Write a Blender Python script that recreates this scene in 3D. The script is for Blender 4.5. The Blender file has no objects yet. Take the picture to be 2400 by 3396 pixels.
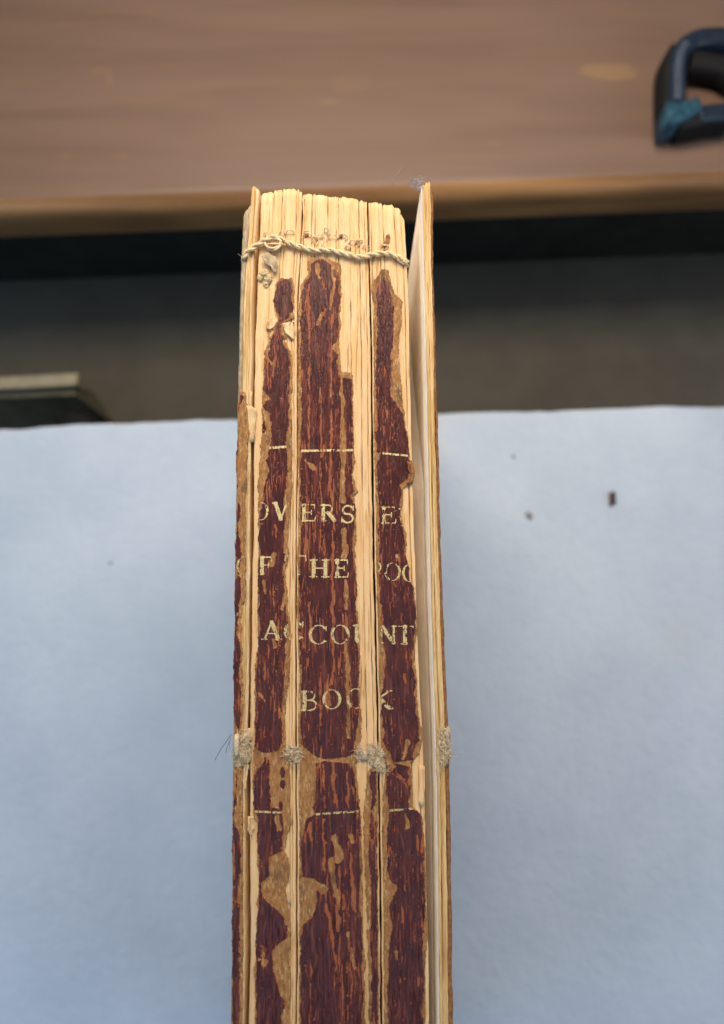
import bpy, bmesh, math, random
import numpy as np
from mathutils import Vector, Matrix

random.seed(7)
RS = np.random.RandomState(11)
scene = bpy.context.scene
COL = scene.collection

# ---------------------------------------------------------------- camera
MM = 0.001
H = 0.200                       # spine of the book above the paper it stands on
CAM_Z = H + 0.168
TILT = math.radians(7.5)
FPX = 2282.0
cam = bpy.data.cameras.new('camera')
cam_o = bpy.data.objects.new('camera', cam); COL.objects.link(cam_o)
cam.sensor_fit = 'VERTICAL'; cam.sensor_height = 36.0
cam.lens = 36.0 * FPX / 3396.0
cam.clip_start = 0.005; cam.clip_end = 50
cam_o.location = (0, 0, CAM_Z); cam_o.rotation_euler = (TILT, 0, 0)
cam.dof.use_dof = True; cam.dof.focus_distance = 0.170; cam.dof.aperture_fstop = 8.6
scene.camera = cam_o
scene.render.resolution_x = 724; scene.render.resolution_y = 1024

# ---------------------------------------------------------------- light
world = bpy.data.worlds.new('World'); scene.world = world; world.use_nodes = True
bg = world.node_tree.nodes['Background']
bg.inputs['Color'].default_value = (0.62, 0.76, 1.0, 1); bg.inputs['Strength'].default_value = 0.09

def area(name, loc, target, size, power, color):
    l = bpy.data.lights.new(name, 'AREA'); l.shape = 'RECTANGLE'
    l.size, l.size_y = size; l.energy = power; l.color = color
    o = bpy.data.objects.new(name, l); COL.objects.link(o); o.location = loc
    o.rotation_euler = (Vector(target) - Vector(loc)).to_track_quat('-Z', 'Y').to_euler()
    return o
area('desk_lamp', (-0.01, 0.33, 0.435), (0, 0.08, 0.12), (0.40, 0.16), 2.75, (1.0, 0.85, 0.69))
area('window_light', (-0.95, -0.35, 0.52), (0, -0.10, 0.0), (0.8, 0.5), 4.4, (0.46, 0.70, 1.0))
area('side_fill_light', (0.95, -0.35, 0.50), (0, -0.10, 0.0), (0.8, 0.5), 4.0, (0.72, 0.84, 1.0))  # added fill that lifts the right side of the paper, no known window
area('ceiling_light', (0.0, 0.16, 1.50), (0, 0.06, 0.1), (0.55, 0.60), 2.8, (0.93, 0.96, 1.0))

vs = scene.view_settings
vs.view_transform = 'Standard'; vs.look = 'None'; vs.exposure = 0.0; vs.gamma = 1.0
vs.use_curve_mapping = False

# ---------------------------------------------------------------- helpers
ct, st = math.cos(TILT), math.sin(TILT)
def at(px, py, z=H):
    """point of the place, at height z, that the photograph shows at (px, py)"""
    u = (px - 1200.0) / FPX; v = (1698.0 - py) / FPX
    dy = v * ct + st; dz = v * st - ct
    t = (z - CAM_Z) / dz
    return (u * t, dy * t, z)

VIEW = {0: (0, 0, 1.0), 1: (700, 560, 1.932), 2: (740, 1000, 2.1355), 3: (740, 1480, 2.1355),
        4: (740, 1960, 2.0288), 5: (700, 2360, 1.887), 6: (700, 2700, 1.887)}
def vp(view, X, Y):
    a, b, s = VIEW[view]
    return a + X / s, b + Y / s
def av(view, X, Y, z=H):
    return at(*vp(view, X, Y), z)

def line_x(pts, z=H):
    """x as a function of y along a measured line on the spine"""
    w = sorted((at(a, b, z)[1], at(a, b, z)[0]) for a, b in pts)
    yy = np.array([p[0] for p in w]); xx = np.array([p[1] for p in w])
    return lambda Y: np.interp(Y, yy, xx)

_T = RS.rand(256, 256)
def vnoise(x, y, seed=0):
    x = np.asarray(x, float) + seed * 17.13; y = np.asarray(y, float) + seed * 31.7
    xi = np.floor(x).astype(int); yi = np.floor(y).astype(int)
    fx = x - xi; fy = y - yi
    fx = fx * fx * (3 - 2 * fx); fy = fy * fy * (3 - 2 * fy)
    g = lambda a, b: _T[(a + seed * 7) & 255, (b + seed * 13) & 255]
    return ((g(xi, yi) * (1 - fx) + g(xi + 1, yi) * fx) * (1 - fy)
            + (g(xi, yi + 1) * (1 - fx) + g(xi + 1, yi + 1) * fx) * fy) * 2 - 1
def fbm(x, y, seed=0, octv=3):
    s = 0; a = 1.0; n = 0
    for k in range(octv):
        s = s + a * vnoise(x * 2**k, y * 2**k, seed + k); n += a; a *= 0.55
    return s / n
def sstep(a, b, x):
    t = np.clip((x - a) / (b - a), 0, 1)
    return t * t * (3 - 2 * t)

def link(name, me, mat, parent=None, smooth=True):
    o = bpy.data.objects.new(name, me); COL.objects.link(o)
    if mat: me.materials.append(mat)
    if smooth: me.polygons.foreach_set('use_smooth', [True] * len(me.polygons))
    if parent:
        o.parent = parent
        root = parent
        m = Matrix.Identity(4)
        while root:
            m = Matrix.Translation(root.location) @ m if root.type == 'EMPTY' else m
            root = root.parent
        if parent.type == 'EMPTY':
            o.matrix_parent_inverse = Matrix.Translation(parent.location).inverted()
    return o
def pymesh(name, v, f, mat, parent=None, smooth=True):
    me = bpy.data.meshes.new(name); me.from_pydata([tuple(p) for p in v], [], [tuple(q) for q in f]); me.update()
    return link(name, me, mat, parent, smooth)
def empty(name, loc):
    o = bpy.data.objects.new(name, None); COL.objects.link(o); o.location = loc
    o.empty_display_size = 0.01
    return o
def tag(o, label, cat, group=None):
    o['label'] = label; o['category'] = cat
    if group: o['group'] = group
    return o
def box_bm(bm, c, s, rot=None):
    r = bmesh.ops.create_cube(bm, size=1.0)
    for v in r['verts']:
        v.co = Vector((v.co.x * s[0], v.co.y * s[1], v.co.z * s[2]))
        if rot: v.co = rot @ v.co
        v.co += Vector(c)
    return r['verts']
def bm_obj(name, bm, mat, parent=None, bevel=0, seg=2, smooth=True):
    if bevel:
        bmesh.ops.bevel(bm, geom=bm.edges[:], offset=bevel, segments=seg, affect='EDGES', profile=0.6)
    me = bpy.data.meshes.new(name); bm.to_mesh(me); bm.free()
    return link(name, me, mat, parent, smooth)

class Tubes:
    def __init__(s): s.v = []; s.f = []
    def add(s, pts, rad, sides=5):
        pts = [Vector(p) for p in pts]; n = len(pts); base = len(s.v)
        if not hasattr(rad, '__len__'): rad = [rad] * n
        prev = None
        for i, p in enumerate(pts):
            t = (pts[min(i + 1, n - 1)] - pts[max(i - 1, 0)])
            t = t.normalized() if t.length > 1e-12 else Vector((0, 1, 0))
            if prev is None:
                a = t.orthogonal().normalized()
            else:
                a = prev - t * prev.dot(t)
                a = a.normalized() if a.length > 1e-9 else t.orthogonal().normalized()
            prev = a; b = t.cross(a)
            for k in range(sides):
                an = 2 * math.pi * k / sides
                s.v.append(p + (a * math.cos(an) + b * math.sin(an)) * rad[i])
        for i in range(n - 1):
            for k in range(sides):
                k2 = (k + 1) % sides
                s.f.append((base + i * sides + k, base + i * sides + k2, base + (i + 1) * sides + k2, base + (i + 1) * sides + k))
        s.f.append(tuple(base + k for k in reversed(range(sides))))
        s.f.append(tuple(base + (n - 1) * sides + k for k in range(sides)))
    def build(s, name, mat, parent=None):
        return pymesh(name, s.v, s.f, mat, parent)

def catmull(P, n=8):
    P = [Vector(p) for p in P]; out = []
    Q = [P[0] * 2 - P[1]] + P + [P[-1] * 2 - P[-2]]
    for i in range(1, len(Q) - 2):
        a, b, c, d = Q[i - 1:i + 3]
        for k in range(n):
            t = k / n
            out.append(0.5 * ((2 * b) + (c - a) * t + (2 * a - 5 * b + 4 * c - d) * t * t + (3 * b - a - 3 * c + d) * t**3))
    out.append(P[-1]); return out

# ---------------------------------------------------------------- materials
class NT:
    def __init__(s, name):
        s.m = bpy.data.materials.new(name); s.m.use_nodes = True
        s.t = s.m.node_tree; s.b = s.t.nodes['Principled BSDF']
        s.co = s.t.nodes.new('ShaderNodeTexCoord').outputs['Object']
    def n(s, kind, **kw):
        nd = s.t.nodes.new(kind)
        for k, v in kw.items(): setattr(nd, k, v)
        return nd
    def put(s, sock, val):
        if hasattr(val, 'is_linked'): s.t.links.new(val, sock)
        elif hasattr(val, '__len__') and len(val) == 3 and sock.type == 'RGBA': sock.default_value = (*val, 1)
        else: sock.default_value = val
    def noise(s, scale, stretch=(1, 1, 1), detail=4, rough=0.6, dist=0.0, off=(0, 0, 0)):
        mp = s.n('ShaderNodeMapping'); s.t.links.new(s.co, mp.inputs['Vector'])
        mp.inputs['Scale'].default_value = stretch; mp.inputs['Location'].default_value = off
        nz = s.n('ShaderNodeTexNoise'); s.t.links.new(mp.outputs[0], nz.inputs['Vector'])
        nz.inputs['Scale'].default_value = scale; nz.inputs['Detail'].default_value = detail
        nz.inputs['Roughness'].default_value = rough; nz.inputs['Distortion'].default_value = dist
        return nz.outputs['Fac']
    def attr(s, name):
        a = s.n('ShaderNodeAttribute'); a.attribute_name = name; return a.outputs['Fac']
    def ramp(s, f, a, b, va=0.0, vb=1.0):
        r = s.n('ShaderNodeMapRange'); r.interpolation_type = 'SMOOTHSTEP'
        s.put(r.inputs[0], f); r.inputs[1].default_value = a; r.inputs[2].default_value = b
        r.inputs[3].default_value = va; r.inputs[4].default_value = vb
        return r.outputs[0]
    def math(s, op, a, b=0.0):
        m = s.n('ShaderNodeMath'); m.operation = op
        s.put(m.inputs[0], a); s.put(m.inputs[1], b); return m.outputs[0]
    def mix(s, f, a, b):
        m = s.n('ShaderNodeMix'); m.data_type = 'RGBA'
        s.put(m.inputs[0], f); s.put(m.inputs[6], a); s.put(m.inputs[7], b); return m.outputs[2]
    def bump(s, h, strength, dist, prev=None):
        b = s.n('ShaderNodeBump'); b.inputs['Strength'].default_value = strength; b.inputs['Distance'].default_value = dist
        s.put(b.inputs['Height'], h)
        if prev is not None: s.t.links.new(prev, b.inputs['Normal'])
        return b.outputs[0]
    def done(s, color, rough=0.7, normal=None, metal=0.0, spec=0.5):
        s.put(s.b.inputs['Base Color'], color); s.put(s.b.inputs['Roughness'], rough)
        s.put(s.b.inputs['Metallic'], metal); s.b.inputs['Specular IOR Level'].default_value = spec
        if normal is not None: s.t.links.new(normal, s.b.inputs['Normal'])
        return s.m

def m_page(name='old_page_paper', base=(0.72, 0.475, 0.235), brown=(0.42, 0.20, 0.06), amt=0.28, pale=(0.76, 0.555, 0.32)):
    t = NT(name)
    c = t.mix(t.ramp(t.noise(900, (1, 0.10, 1), 3), 0.35, 0.7), base, pale)
    st_ = t.ramp(t.noise(1500, (1, 0.05, 1), 5, 0.65, 0.3), 0.52, 0.66)
    lo = t.ramp(t.noise(70, (1, 0.45, 1), 2, off=(3, 1, 0)), 0.36, 0.62)
    c = t.mix(t.math('MULTIPLY', t.math('MULTIPLY', st_, lo), min(1, amt * 3)), c, brown)
    sp = t.ramp(t.noise(2600, (1, 0.5, 1), 2, off=(9, 4, 2)), 0.70, 0.76)
    c = t.mix(t.math('MULTIPLY', sp, 0.45), c, (0.30, 0.17, 0.07))
    b = t.bump(t.noise(2400, (1, 0.12, 1), 4), 0.5, 0.00025)
    return t.done(c, 0.85, b, spec=0.2)
MAT_PAGE = m_page()
MAT_HEADPAGE = m_page('glue_stained_page_paper', base=(0.70, 0.44, 0.20), amt=0.5)

def m_leather():
    t = NT('worn_maroon_leather')
    s = t.attr('surf')
    fine = t.noise(3200, (1, 0.25, 1), 3)
    tan = t.mix(t.ramp(t.noise(1300, (1, 0.5, 1), 4), 0.3, 0.7), (0.255, 0.115, 0.038), (0.41, 0.205, 0.072))
    tan = t.mix(t.ramp(t.noise(260, (1, 0.4, 1), 3, off=(5, 2, 1)), 0.52, 0.72), tan, (0.155, 0.080, 0.035))
    tan = t.mix(t.math('MULTIPLY', t.ramp(t.noise(2100, (1, 0.35, 1), 4, off=(1, 8, 1)), 0.53, 0.66), 0.6), tan, (0.58, 0.40, 0.19))
    tan = t.mix(t.math('MULTIPLY', t.ramp(fine, 0.6, 0.72), 0.4), tan, (0.17, 0.07, 0.03))
    mar = t.mix(t.ramp(t.noise(420, (1, 0.35, 1), 4), 0.3, 0.7), (0.046, 0.0044, 0.0036), (0.088, 0.0140, 0.0100))
    mar = t.mix(t.math('MULTIPLY', t.ramp(fine, 0.60, 0.70), 0.35), mar, (0.15, 0.040, 0.026))
    crs = t.attr('crease')
    mar = t.mix(t.math('MULTIPLY', t.ramp(crs, 0.15, 0.55), 0.75), mar, (0.175, 0.040, 0.022))
    mar = t.mix(t.math('MULTIPLY', t.ramp(crs, -0.20, -0.55), 0.7), mar, (0.020, 0.003, 0.004))
    band = t.mix(t.ramp(s, 0.05, 0.5), tan, (0.33, 0.090, 0.034))
    c = t.mix(t.ramp(s, 0.45, 0.72), band, mar)
    creases = t.noise(1700, (1, 0.14, 1), 5, 0.62, 0.8)
    b = t.bump(creases, 1.0, 0.00045)
    b = t.bump(fine, 0.6, 0.00014, b)
    rg = t.ramp(s, 0.3, 0.8, 0.88, 0.36)
    return t.done(c, rg, b, spec=0.42)
MAT_LEATHER = m_leather()

def m_gilt():
    t = NT('worn_gold_leaf')
    nz = t.noise(2200, (1, 1, 1), 3)
    c = t.mix(t.ramp(nz, 0.42, 0.64), (0.72, 0.59, 0.29), (0.48, 0.36, 0.16))
    return t.done(c, 0.5, t.bump(t.noise(3500), 0.4, 0.0001), metal=0.35)
MAT_GILT = m_gilt()

def m_board():
    t = NT('layered_pasteboard')
    c = t.mix(t.ramp(t.noise(1700, (1, 0.02, 1), 4), 0.35, 0.65), (0.52, 0.33, 0.12), (0.80, 0.61, 0.34))
    c = t.mix(t.math('MULTIPLY', t.ramp(t.noise(2300, (1, 0.035, 1), 5, off=(2, 2, 2)), 0.58, 0.68), 0.75), c, (0.34, 0.17, 0.05))
    return t.done(c, 0.9, t.bump(t.noise(2600, (1, 0.1, 1), 4), 0.8, 0.0003), spec=0.15)
MAT_BOARD = m_board()

def simple(name, c1, c2, scale, stretch=(1, 1, 1), rough=0.8, bs=0.4, bd=0.0002, spec=0.3, metal=0.0):
    t = NT(name)
    nz = t.noise(scale, stretch, 4)
    return t.done(t.mix(t.ramp(nz, 0.3, 0.7), c1, c2), rough, t.bump(nz, bs, bd), metal, spec)
MAT_PASTE = simple('pale_pastedown_paper', (0.58, 0.54, 0.47), (0.67, 0.63, 0.55), 500, (1, 0.3, 0.3), 0.9)
MAT_COVER = simple('brown_cover_leather', (0.16, 0.062, 0.022), (0.34, 0.155, 0.055), 1600, (1, 0.5, 0.5), 0.75, 0.8)
MAT_GREYCOVER = simple('weathered_cover_edge', (0.26, 0.20, 0.13), (0.48, 0.38, 0.24), 1500, (1, 0.3, 0.3), 0.9, 0.8)
MAT_TWINE = simple('hemp_twine', (0.60, 0.45, 0.24), (0.86, 0.70, 0.44), 3000, (1, 1, 1), 0.9, 0.6)
MAT_FRAY = simple('frayed_hemp_fibre', (0.44, 0.35, 0.22), (0.74, 0.61, 0.42), 1800, (1, 1, 1), 0.95, 0.6)
MAT_HAIR = simple('dark_bristle', (0.02, 0.018, 0.02), (0.05, 0.045, 0.05), 500, rough=0.5)
MAT_LINT = simple('blue_grey_lint', (0.20, 0.20, 0.27), (0.42, 0.42, 0.5), 1500, rough=0.95)
MAT_CRUMB = simple('dark_crumb', (0.05, 0.03, 0.03), (0.12, 0.08, 0.07), 900, rough=0.9)
MAT_FLAP = m_page('torn_hinge_paper', (0.62, 0.43, 0.22), (0.36, 0.20, 0.08), 0.5, (0.72, 0.56, 0.34))

def m_sheet():
    t = NT('white_blotting_paper')
    c = t.mix(t.ramp(t.noise(14, (1, 1, 1), 4), 0.3, 0.7), (0.495, 0.59, 0.715), (0.565, 0.66, 0.78))
    c = t.mix(t.math('MULTIPLY', t.ramp(t.noise(9, (1, 1, 1), 2, off=(4, 7, 0)), 0.62, 0.75), 0.5), c, (0.57, 0.61, 0.66))
    lump = t.noise(170, (1, 1, 1), 5, 0.6)
    c = t.mix(t.ramp(lump, 0.35, 0.65), c, t.mix(0.05, c, (0.30, 0.36, 0.44)))
    b = t.bump(lump, 0.6, 0.0014)
    return t.done(c, 0.95, b, spec=0.1)
MAT_SHEET = m_sheet()

def m_wood():
    t = NT('brown_varnished_wood')
    g = t.noise(9, (0.5, 5, 5), 6, 0.55, 0.5)
    c = t.mix(t.ramp(g, 0.3, 0.7), (0.178, 0.107, 0.074), (0.206, 0.126, 0.087))
    c = t.mix(t.math('MULTIPLY', t.ramp(t.noise(30, (0.35, 6, 6), 5), 0.5, 0.72), 0.45), c, (0.225, 0.130, 0.072))
    # rubbed patches and dents of the varnish, each with its own place on the desk
    sep = t.n('ShaderNodeSeparateXYZ'); t.t.links.new(t.co, sep.inputs[0])
    wob = t.noise(60, (1, 1, 1), 3)
    for px, py, rx, ry, k in ((2015, 238, .0155, .0058, .55), (365, 262, .0020, .006, .15), (1090, 338, .006, .0016, .22),
                              (405, 520, .004, .0028, .12), (210, 520, .0045, .003, .1), (1160, 275, .016, .006, .10),
                              (1640, 476, .004, .0012, .15), (330, 235, .005, .002, .15), (820, 665, .02, .002, .15)):
        x, y, _ = at(px, py, 0.0)
        dx = t.math('DIVIDE', t.math('SUBTRACT', sep.outputs[0], x), rx)
        dy = t.math('DIVIDE', t.math('SUBTRACT', sep.outputs[1], y), ry)
        d = t.math('ADD', t.math('MULTIPLY', dx, dx), t.math('MULTIPLY', dy, dy))
        d = t.math('ADD', d, t.math('MULTIPLY', t.math('SUBTRACT', wob, 0.5), 2.5))
        c = t.mix(t.math('MULTIPLY', t.ramp(d, 0.5, 1.2, 1.0, 0.0), k), c, (0.34, 0.20, 0.09))
    return t.done(c, t.ramp(g, 0.3, 0.7, 0.42, 0.55), t.bump(g, 0.15, 0.0006), spec=0.5)
MAT_WOOD = m_wood()
MAT_NOSE = simple('worn_desk_nosing', (0.20, 0.095, 0.035), (0.36, 0.19, 0.07), 14, (0.5, 6, 6), 0.5, 0.2, 0.0005)
MAT_PANEL = simple('black_green_panel', (0.016, 0.018, 0.013), (0.024, 0.026, 0.019), 40, rough=0.8, spec=0.2)
MAT_SHELF = simple('dark_grey_laminate', (0.080, 0.072, 0.056), (0.096, 0.087, 0.068), 30, rough=0.7, bs=0.2, spec=0.25)
MAT_TABLE = simple('table_board', (0.10, 0.08, 0.06), (0.16, 0.12, 0.09), 20, (1, 8, 8), 0.6)
MAT_BEIGE = simple('beige_metal', (0.30, 0.27, 0.18), (0.37, 0.33, 0.23), 120, rough=0.6)
MAT_OLIVE = simple('olive_grey_metal', (0.085, 0.08, 0.052), (0.13, 0.122, 0.08), 90, rough=0.6)
MAT_BLACK = simple('black_rubber', (0.006, 0.006, 0.006), (0.014, 0.013, 0.013), 500, rough=0.8, bs=0.6)
MAT_NAVY = simple('navy_plastic', (0.014, 0.023, 0.040), (0.022, 0.034, 0.055), 200, rough=0.32)
MAT_HIGHLIGHT = simple('navy_highlight', (0.055, 0.072, 0.10), (0.075, 0.095, 0.13), 200, rough=0.4)  # lighter navy: the frame's highlight band put into the colour
MAT_TEAL = simple('teal_plastic', (0.012, 0.048, 0.075), (0.040, 0.120, 0.175), 260, rough=0.45)

# ---------------------------------------------------------------- setting: paper, tables, shelf
FAR = [(-500, 1440), (-200, 1430), (60, 1421), (250, 1407), (461, 1400), (649, 1389), (780, 1389), (1000, 1383), (1449, 1372), (1585, 1365), (1831, 1363),
       (2016, 1354), (2170, 1345), (2340, 1348), (2600, 1340), (2900, 1335)]
fx = np.array([at(a, b, 0)[0] for a, b in FAR]); fy = np.array([at(a, b, 0)[1] for a, b in FAR])
nx, ny = 150, 130
xs = np.linspace(-0.31, 0.31, nx)
far = np.interp(xs, fx, fy) + 0.0004 * vnoise(xs * 160, xs * 0, 3)
sv, sf = [], []
tt = np.linspace(0, 1, ny)
for layer in (0, -0.0006):
    for j in range(ny):
        Y = far * (1 - tt[j]) + (-0.37) * tt[j]
        Z = 0.0005 * vnoise(xs * 22, Y * 22, 4) - 0.00055 + layer
        Z = Z - 0.0012 * max(0, 1 - tt[j] * 14) ** 2
        sv += list(zip(xs, Y, Z))
N = nx * ny
for j in range(ny - 1):
    for i in range(nx - 1):
        a = j * nx + i
        sf.append((a, a + nx, a + nx + 1, a + 1)); sf.append((a + N, a + 1 + N, a + nx + 1 + N, a + nx + N))
rim = [i for i in range(nx)] + [j * nx + nx - 1 for j in range(1, ny)] + [(ny - 1) * nx + i for i in range(nx - 2, -1, -1)] + [j * nx for j in range(ny - 2, 0, -1)]
for k in range(len(rim)):
    a, b = rim[k], rim[(k + 1) % len(rim)]
    sf.append((a, b, b + N, a + N))
sheet = pymesh('paper_sheet', sv, sf, MAT_SHEET)
tag(sheet, 'large pale blue-white sheet of paper spread under the book', 'paper')

bm = bmesh.new(); box_bm(bm, (0, -0.145, -0.0185), (0.66, 0.44, 0.030))
o = bm_obj('table', bm, MAT_TABLE, None, 0.003); o['kind'] = 'structure'

SHELF_Z = -0.132
bm = bmesh.new(); box_bm(bm, (0, 0.05, SHELF_Z - 0.01), (1.6, 0.46, 0.02))
o = bm_obj('lower_shelf', bm, MAT_SHELF, None, 0.002); o['kind'] = 'structure'

# ---------------------------------------------------------------- wooden desk
pa, pb = Vector(at(60, 700, 0)), Vector(at(2340, 612, 0))
ang = math.atan2(pb.y - pa.y, pb.x - pa.x)
RZ = Matrix.Rotation(ang, 3, 'Z')
mid = (pa + pb) / 2
desk = empty('wooden_desk', (mid.x, mid.y + 0.25, SHELF_Z))
tag(desk, 'brown varnished wooden desk with rounded front edge behind the book', 'desk')
L, D, T = 1.5, 0.6, 0.030
prof = [(D, 0.0)] + [(0.010 - 0.010 * math.sin(a), -0.010 + 0.010 * math.cos(a)) for a in np.linspace(0, math.pi / 2, 8)] \
     + [(0.004 - 0.004 * math.cos(a), -T + 0.004 - 0.004 * math.sin(a)) for a in np.linspace(0, math.pi / 2, 4)] + [(D, -T)]
v, f = [], []
for xx in (-L / 2, L / 2):
    for (y, z) in prof:
        p = RZ @ Vector((xx, y, z)) + mid; v.append(p)
n = len(prof)
for k in range(n):
    k2 = (k + 1) % n; f.append((k, k2, n + k2, n + k))
f.append(tuple(reversed(range(n)))); f.append(tuple(range(n, 2 * n)))
dt = pymesh('desk_top', v, f, MAT_WOOD, desk, smooth=False)
dt.data.materials.append(MAT_NOSE)
for k in range(2, 9): dt.data.polygons[k].material_index = 1; dt.data.polygons[k].use_smooth = True
bm = bmesh.new(); box_bm(bm, tuple(mid + RZ @ Vector((0, 0.034, (SHELF_Z - 0.02 - T) / 2 - 0.0))), (1.48, 0.018, -SHELF_Z + 0.02 - T), RZ)
bm_obj('front_panel', bm, MAT_PANEL, desk, 0.001)

# ---------------------------------------------------------------- navy loop handle on the desk
hz = 0.010
def P(px, py, z=hz): return Vector(at(px, py, z))
hd = empty('loop_handle', tuple(P(2330, 330, 0.0)))
tag(hd, 'dark navy plastic loop with teal corner lying on the wooden desk', 'handle')
def bar(name, pts, w, h, mat, z0, n=6, taper=None):
    C = catmull(pts, n); v, f = [], []
    m = len(C); sect = [(-1, -.7), (-.7, -1), (.7, -1), (1, -.7), (1, .7), (.7, 1), (-.7, 1), (-1, .7)]
    for i, p in enumerate(C):
        t = (C[min(i + 1, m - 1)] - C[max(0, i - 1)]).normalized(); s = Vector((-t.y, t.x, 0)).normalized()
        ww = w if taper is None else w * np.interp(i / (m - 1), [0, 1], taper)
        for a, b in sect: v.append(p + s * (a * ww / 2) + Vector((0, 0, z0 + b * h / 2)))
    for i in range(m - 1):
        for k in range(8):
            k2 = (k + 1) % 8; f.append((i * 8 + k, i * 8 + k2, i * 8 + 8 + k2, i * 8 + 8 + k))
    f.append(tuple(reversed(range(8)))); f.append(tuple((m - 1) * 8 + k for k in range(8)))
    return pymesh(name, v, f, mat, hd, smooth=True)
bar('frame', [P(2226, 395), P(2228, 330), P(2230, 260), P(2240, 205), P(2275, 165), P(2340, 150), P(2420, 160), P(2480, 210), P(2490, 290), P(2470, 360), P(2410, 392), P(2330, 402), P(2300, 408)], 0.0105, 0.017, MAT_NAVY, 0.0)
bar('highlight_rib', [P(2222, 370), P(2223, 300), P(2228, 230), P(2250, 185)], 0.0042, 0.003, MAT_HIGHLIGHT, 0.0090)  # thin strip carrying the painted highlight along the frame
bar('rubber_edge', [P(2200, 372), P(2200, 320), P(2200, 260), P(2206, 215), P(2222, 180)], 0.005, 0.016, MAT_BLACK, -0.001)
bar('corner_cap', [P(2190, 410), P(2215, 410), P(2245, 402), P(2292, 380)], 0.0125, 0.020, MAT_TEAL, 0.0005, taper=(1.15, 0.75))
bar('rubber_pad', [P(2285, 218), P(2330, 222), P(2390, 235), P(2440, 265)], 0.0115, 0.013, MAT_BLACK, -0.0005)
bar('lower_edge', [P(2245, 430), P(2300, 420), P(2350, 410), P(2410, 405)], 0.0075, 0.016, MAT_BLACK, -0.0015)

# ---------------------------------------------------------------- beige bracket on the lower shelf
br = empty('metal_bracket', at(90, 1330, SHELF_Z))
tag(br, 'beige metal bracket with dark round knob on the dark lower shelf', 'bracket')
def prism(name, quad, z0, z1, mat, bev):
    bm = bmesh.new()
    a = [bm.verts.new((q[0], q[1], z0)) for q in quad]; b = [bm.verts.new((q[0], q[1], z1)) for q in quad]
    n = len(quad)
    bm.faces.new(list(reversed(a))); bm.faces.new(b)
    for k in range(n): bm.faces.new((a[k], a[(k + 1) % n], b[(k + 1) % n], b[k]))
    bmesh.ops.recalc_face_normals(bm, faces=bm.faces[:])
    return bm_obj(name, bm, mat, br, bev)
zt = SHELF_Z + 0.05
q = [at(-260, 1262, zt), at(258, 1236, zt), at(252, 1278, zt), at(-260, 1304, zt)]
prism('flange', q, zt - 0.006, zt, MAT_BEIGE, 0.0012)
top = [at(-260, 1306, zt - 0.0065), at(240, 1282, zt - 0.0065), at(252, 1310, zt - 0.0065), at(-260, 1330, zt - 0.0065)]
foot = [at(-260, 1300, SHELF_Z), at(300, 1290, SHELF_Z), at(385, 1412, SHELF_Z), at(-260, 1440, SHELF_Z)]
pymesh('body', top + foot, [(0, 3, 2, 1), (4, 5, 6, 7), (0, 1, 5, 4), (1, 2, 6, 5), (2, 3, 7, 6), (3, 0, 4, 7)], MAT_OLIVE, br, smooth=False)
tb = Tubes(); kx, ky, _ = at(240, 1436, zt)
tb.add([(kx, ky, SHELF_Z), (kx, ky, zt - 0.012), (kx, ky, zt - 0.004), (kx, ky, zt)], [0.016, 0.017, 0.0165, 0.012], 28)
tb.build('knob', MAT_BLACK, br)

# ---------------------------------------------------------------- crumbs on the paper
MAT_DUST = simple('grey_dust', (0.22, 0.23, 0.25), (0.34, 0.36, 0.39), 900, rough=0.95)
def crumb(px, py, sx, sy, sz, rz, label, mat=None):
    x, y, _ = at(px, py, 0)
    bm = bmesh.new(); bmesh.ops.create_icosphere(bm, subdivisions=2, radius=1.0)
    for vtx in bm.verts:
        k = 1 + 0.35 * random.uniform(-1, 1)
        vtx.co = Matrix.Rotation(rz, 3, 'Z') @ Vector((vtx.co.x * sx * k, vtx.co.y * sy * k, vtx.co.z * sz * k)) + Vector((x, y, sz * 0.6 - 0.0003))
    o = bm_obj('crumb', bm, mat or MAT_CRUMB); tag(o, label, 'crumb', 'crumbs on the white paper')
crumb(2030, 1655, 0.0019, 0.0045, 0.0012, -0.08, 'largest, elongated dark crumb lying on the pale paper')
crumb(1755, 1708, 0.0017, 0.0018, 0.0007, 0.3, 'small round grey crumb between the book and the elongated crumb', MAT_DUST)
crumb(1703, 1513, 0.0008, 0.0010, 0.0003, 0.9, 'faint tiny crumb near the far edge of the paper', MAT_DUST)
crumb(366, 1866, 0.0011, 0.0007, 0.0003, 0.5, 'faint flat crumb alone on the paper beside the leather-edged board', MAT_DUST)

# ================================================================ the book
book = empty('book', (-0.004, -0.05, 0.0))
tag(book, 'old ledger with peeling maroon leather spine and gold lettering standing spine up', 'book')
TAIL = -0.212

A_R = line_x([(864, 640), (857, 800), (848, 1000), (842, 1200), (840, 1480), (833, 2020), (828, 2300), (824, 2500), (826, 2560), (826, 3215)])      # right side of the joint by the front board
CB = line_x([(1003, 640), (996, 850), (986, 1000), (986, 1540), (982, 1700), (980, 2020), (980, 2500), (983, 2820), (983, 3215)])
CC = line_x([(1218, 660), (1224, 870), (1231, 1160), (1234, 1540), (1243, 2020), (1252, 2400), (1256, 2600), (1264, 3215)])
RR = line_x([(1338, 700), (1347, 850), (1354, 1000), (1362, 1400), (1370, 1700), (1380, 2020), (1392, 2300), (1404, 2500), (1408, 2700), (1420, 3215)])
LB_L = line_x([(806, 680), (800, 850), (795, 1000), (784, 1480), (776, 2020), (771, 2500), (769, 2820), (767, 3215)])
LB_R = line_x([(861, 620), (853, 720), (842, 850), (836, 1000), (835, 1200), (828, 1480), (824, 2020), (820, 2300), (813, 2560), (812, 3215)])
RB_L = line_x([(1399, 610), (1403, 800), (1408, 1000), (1419, 1480), (1430, 2020), (1445, 2450), (1450, 2700), (1455, 3215)])
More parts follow.
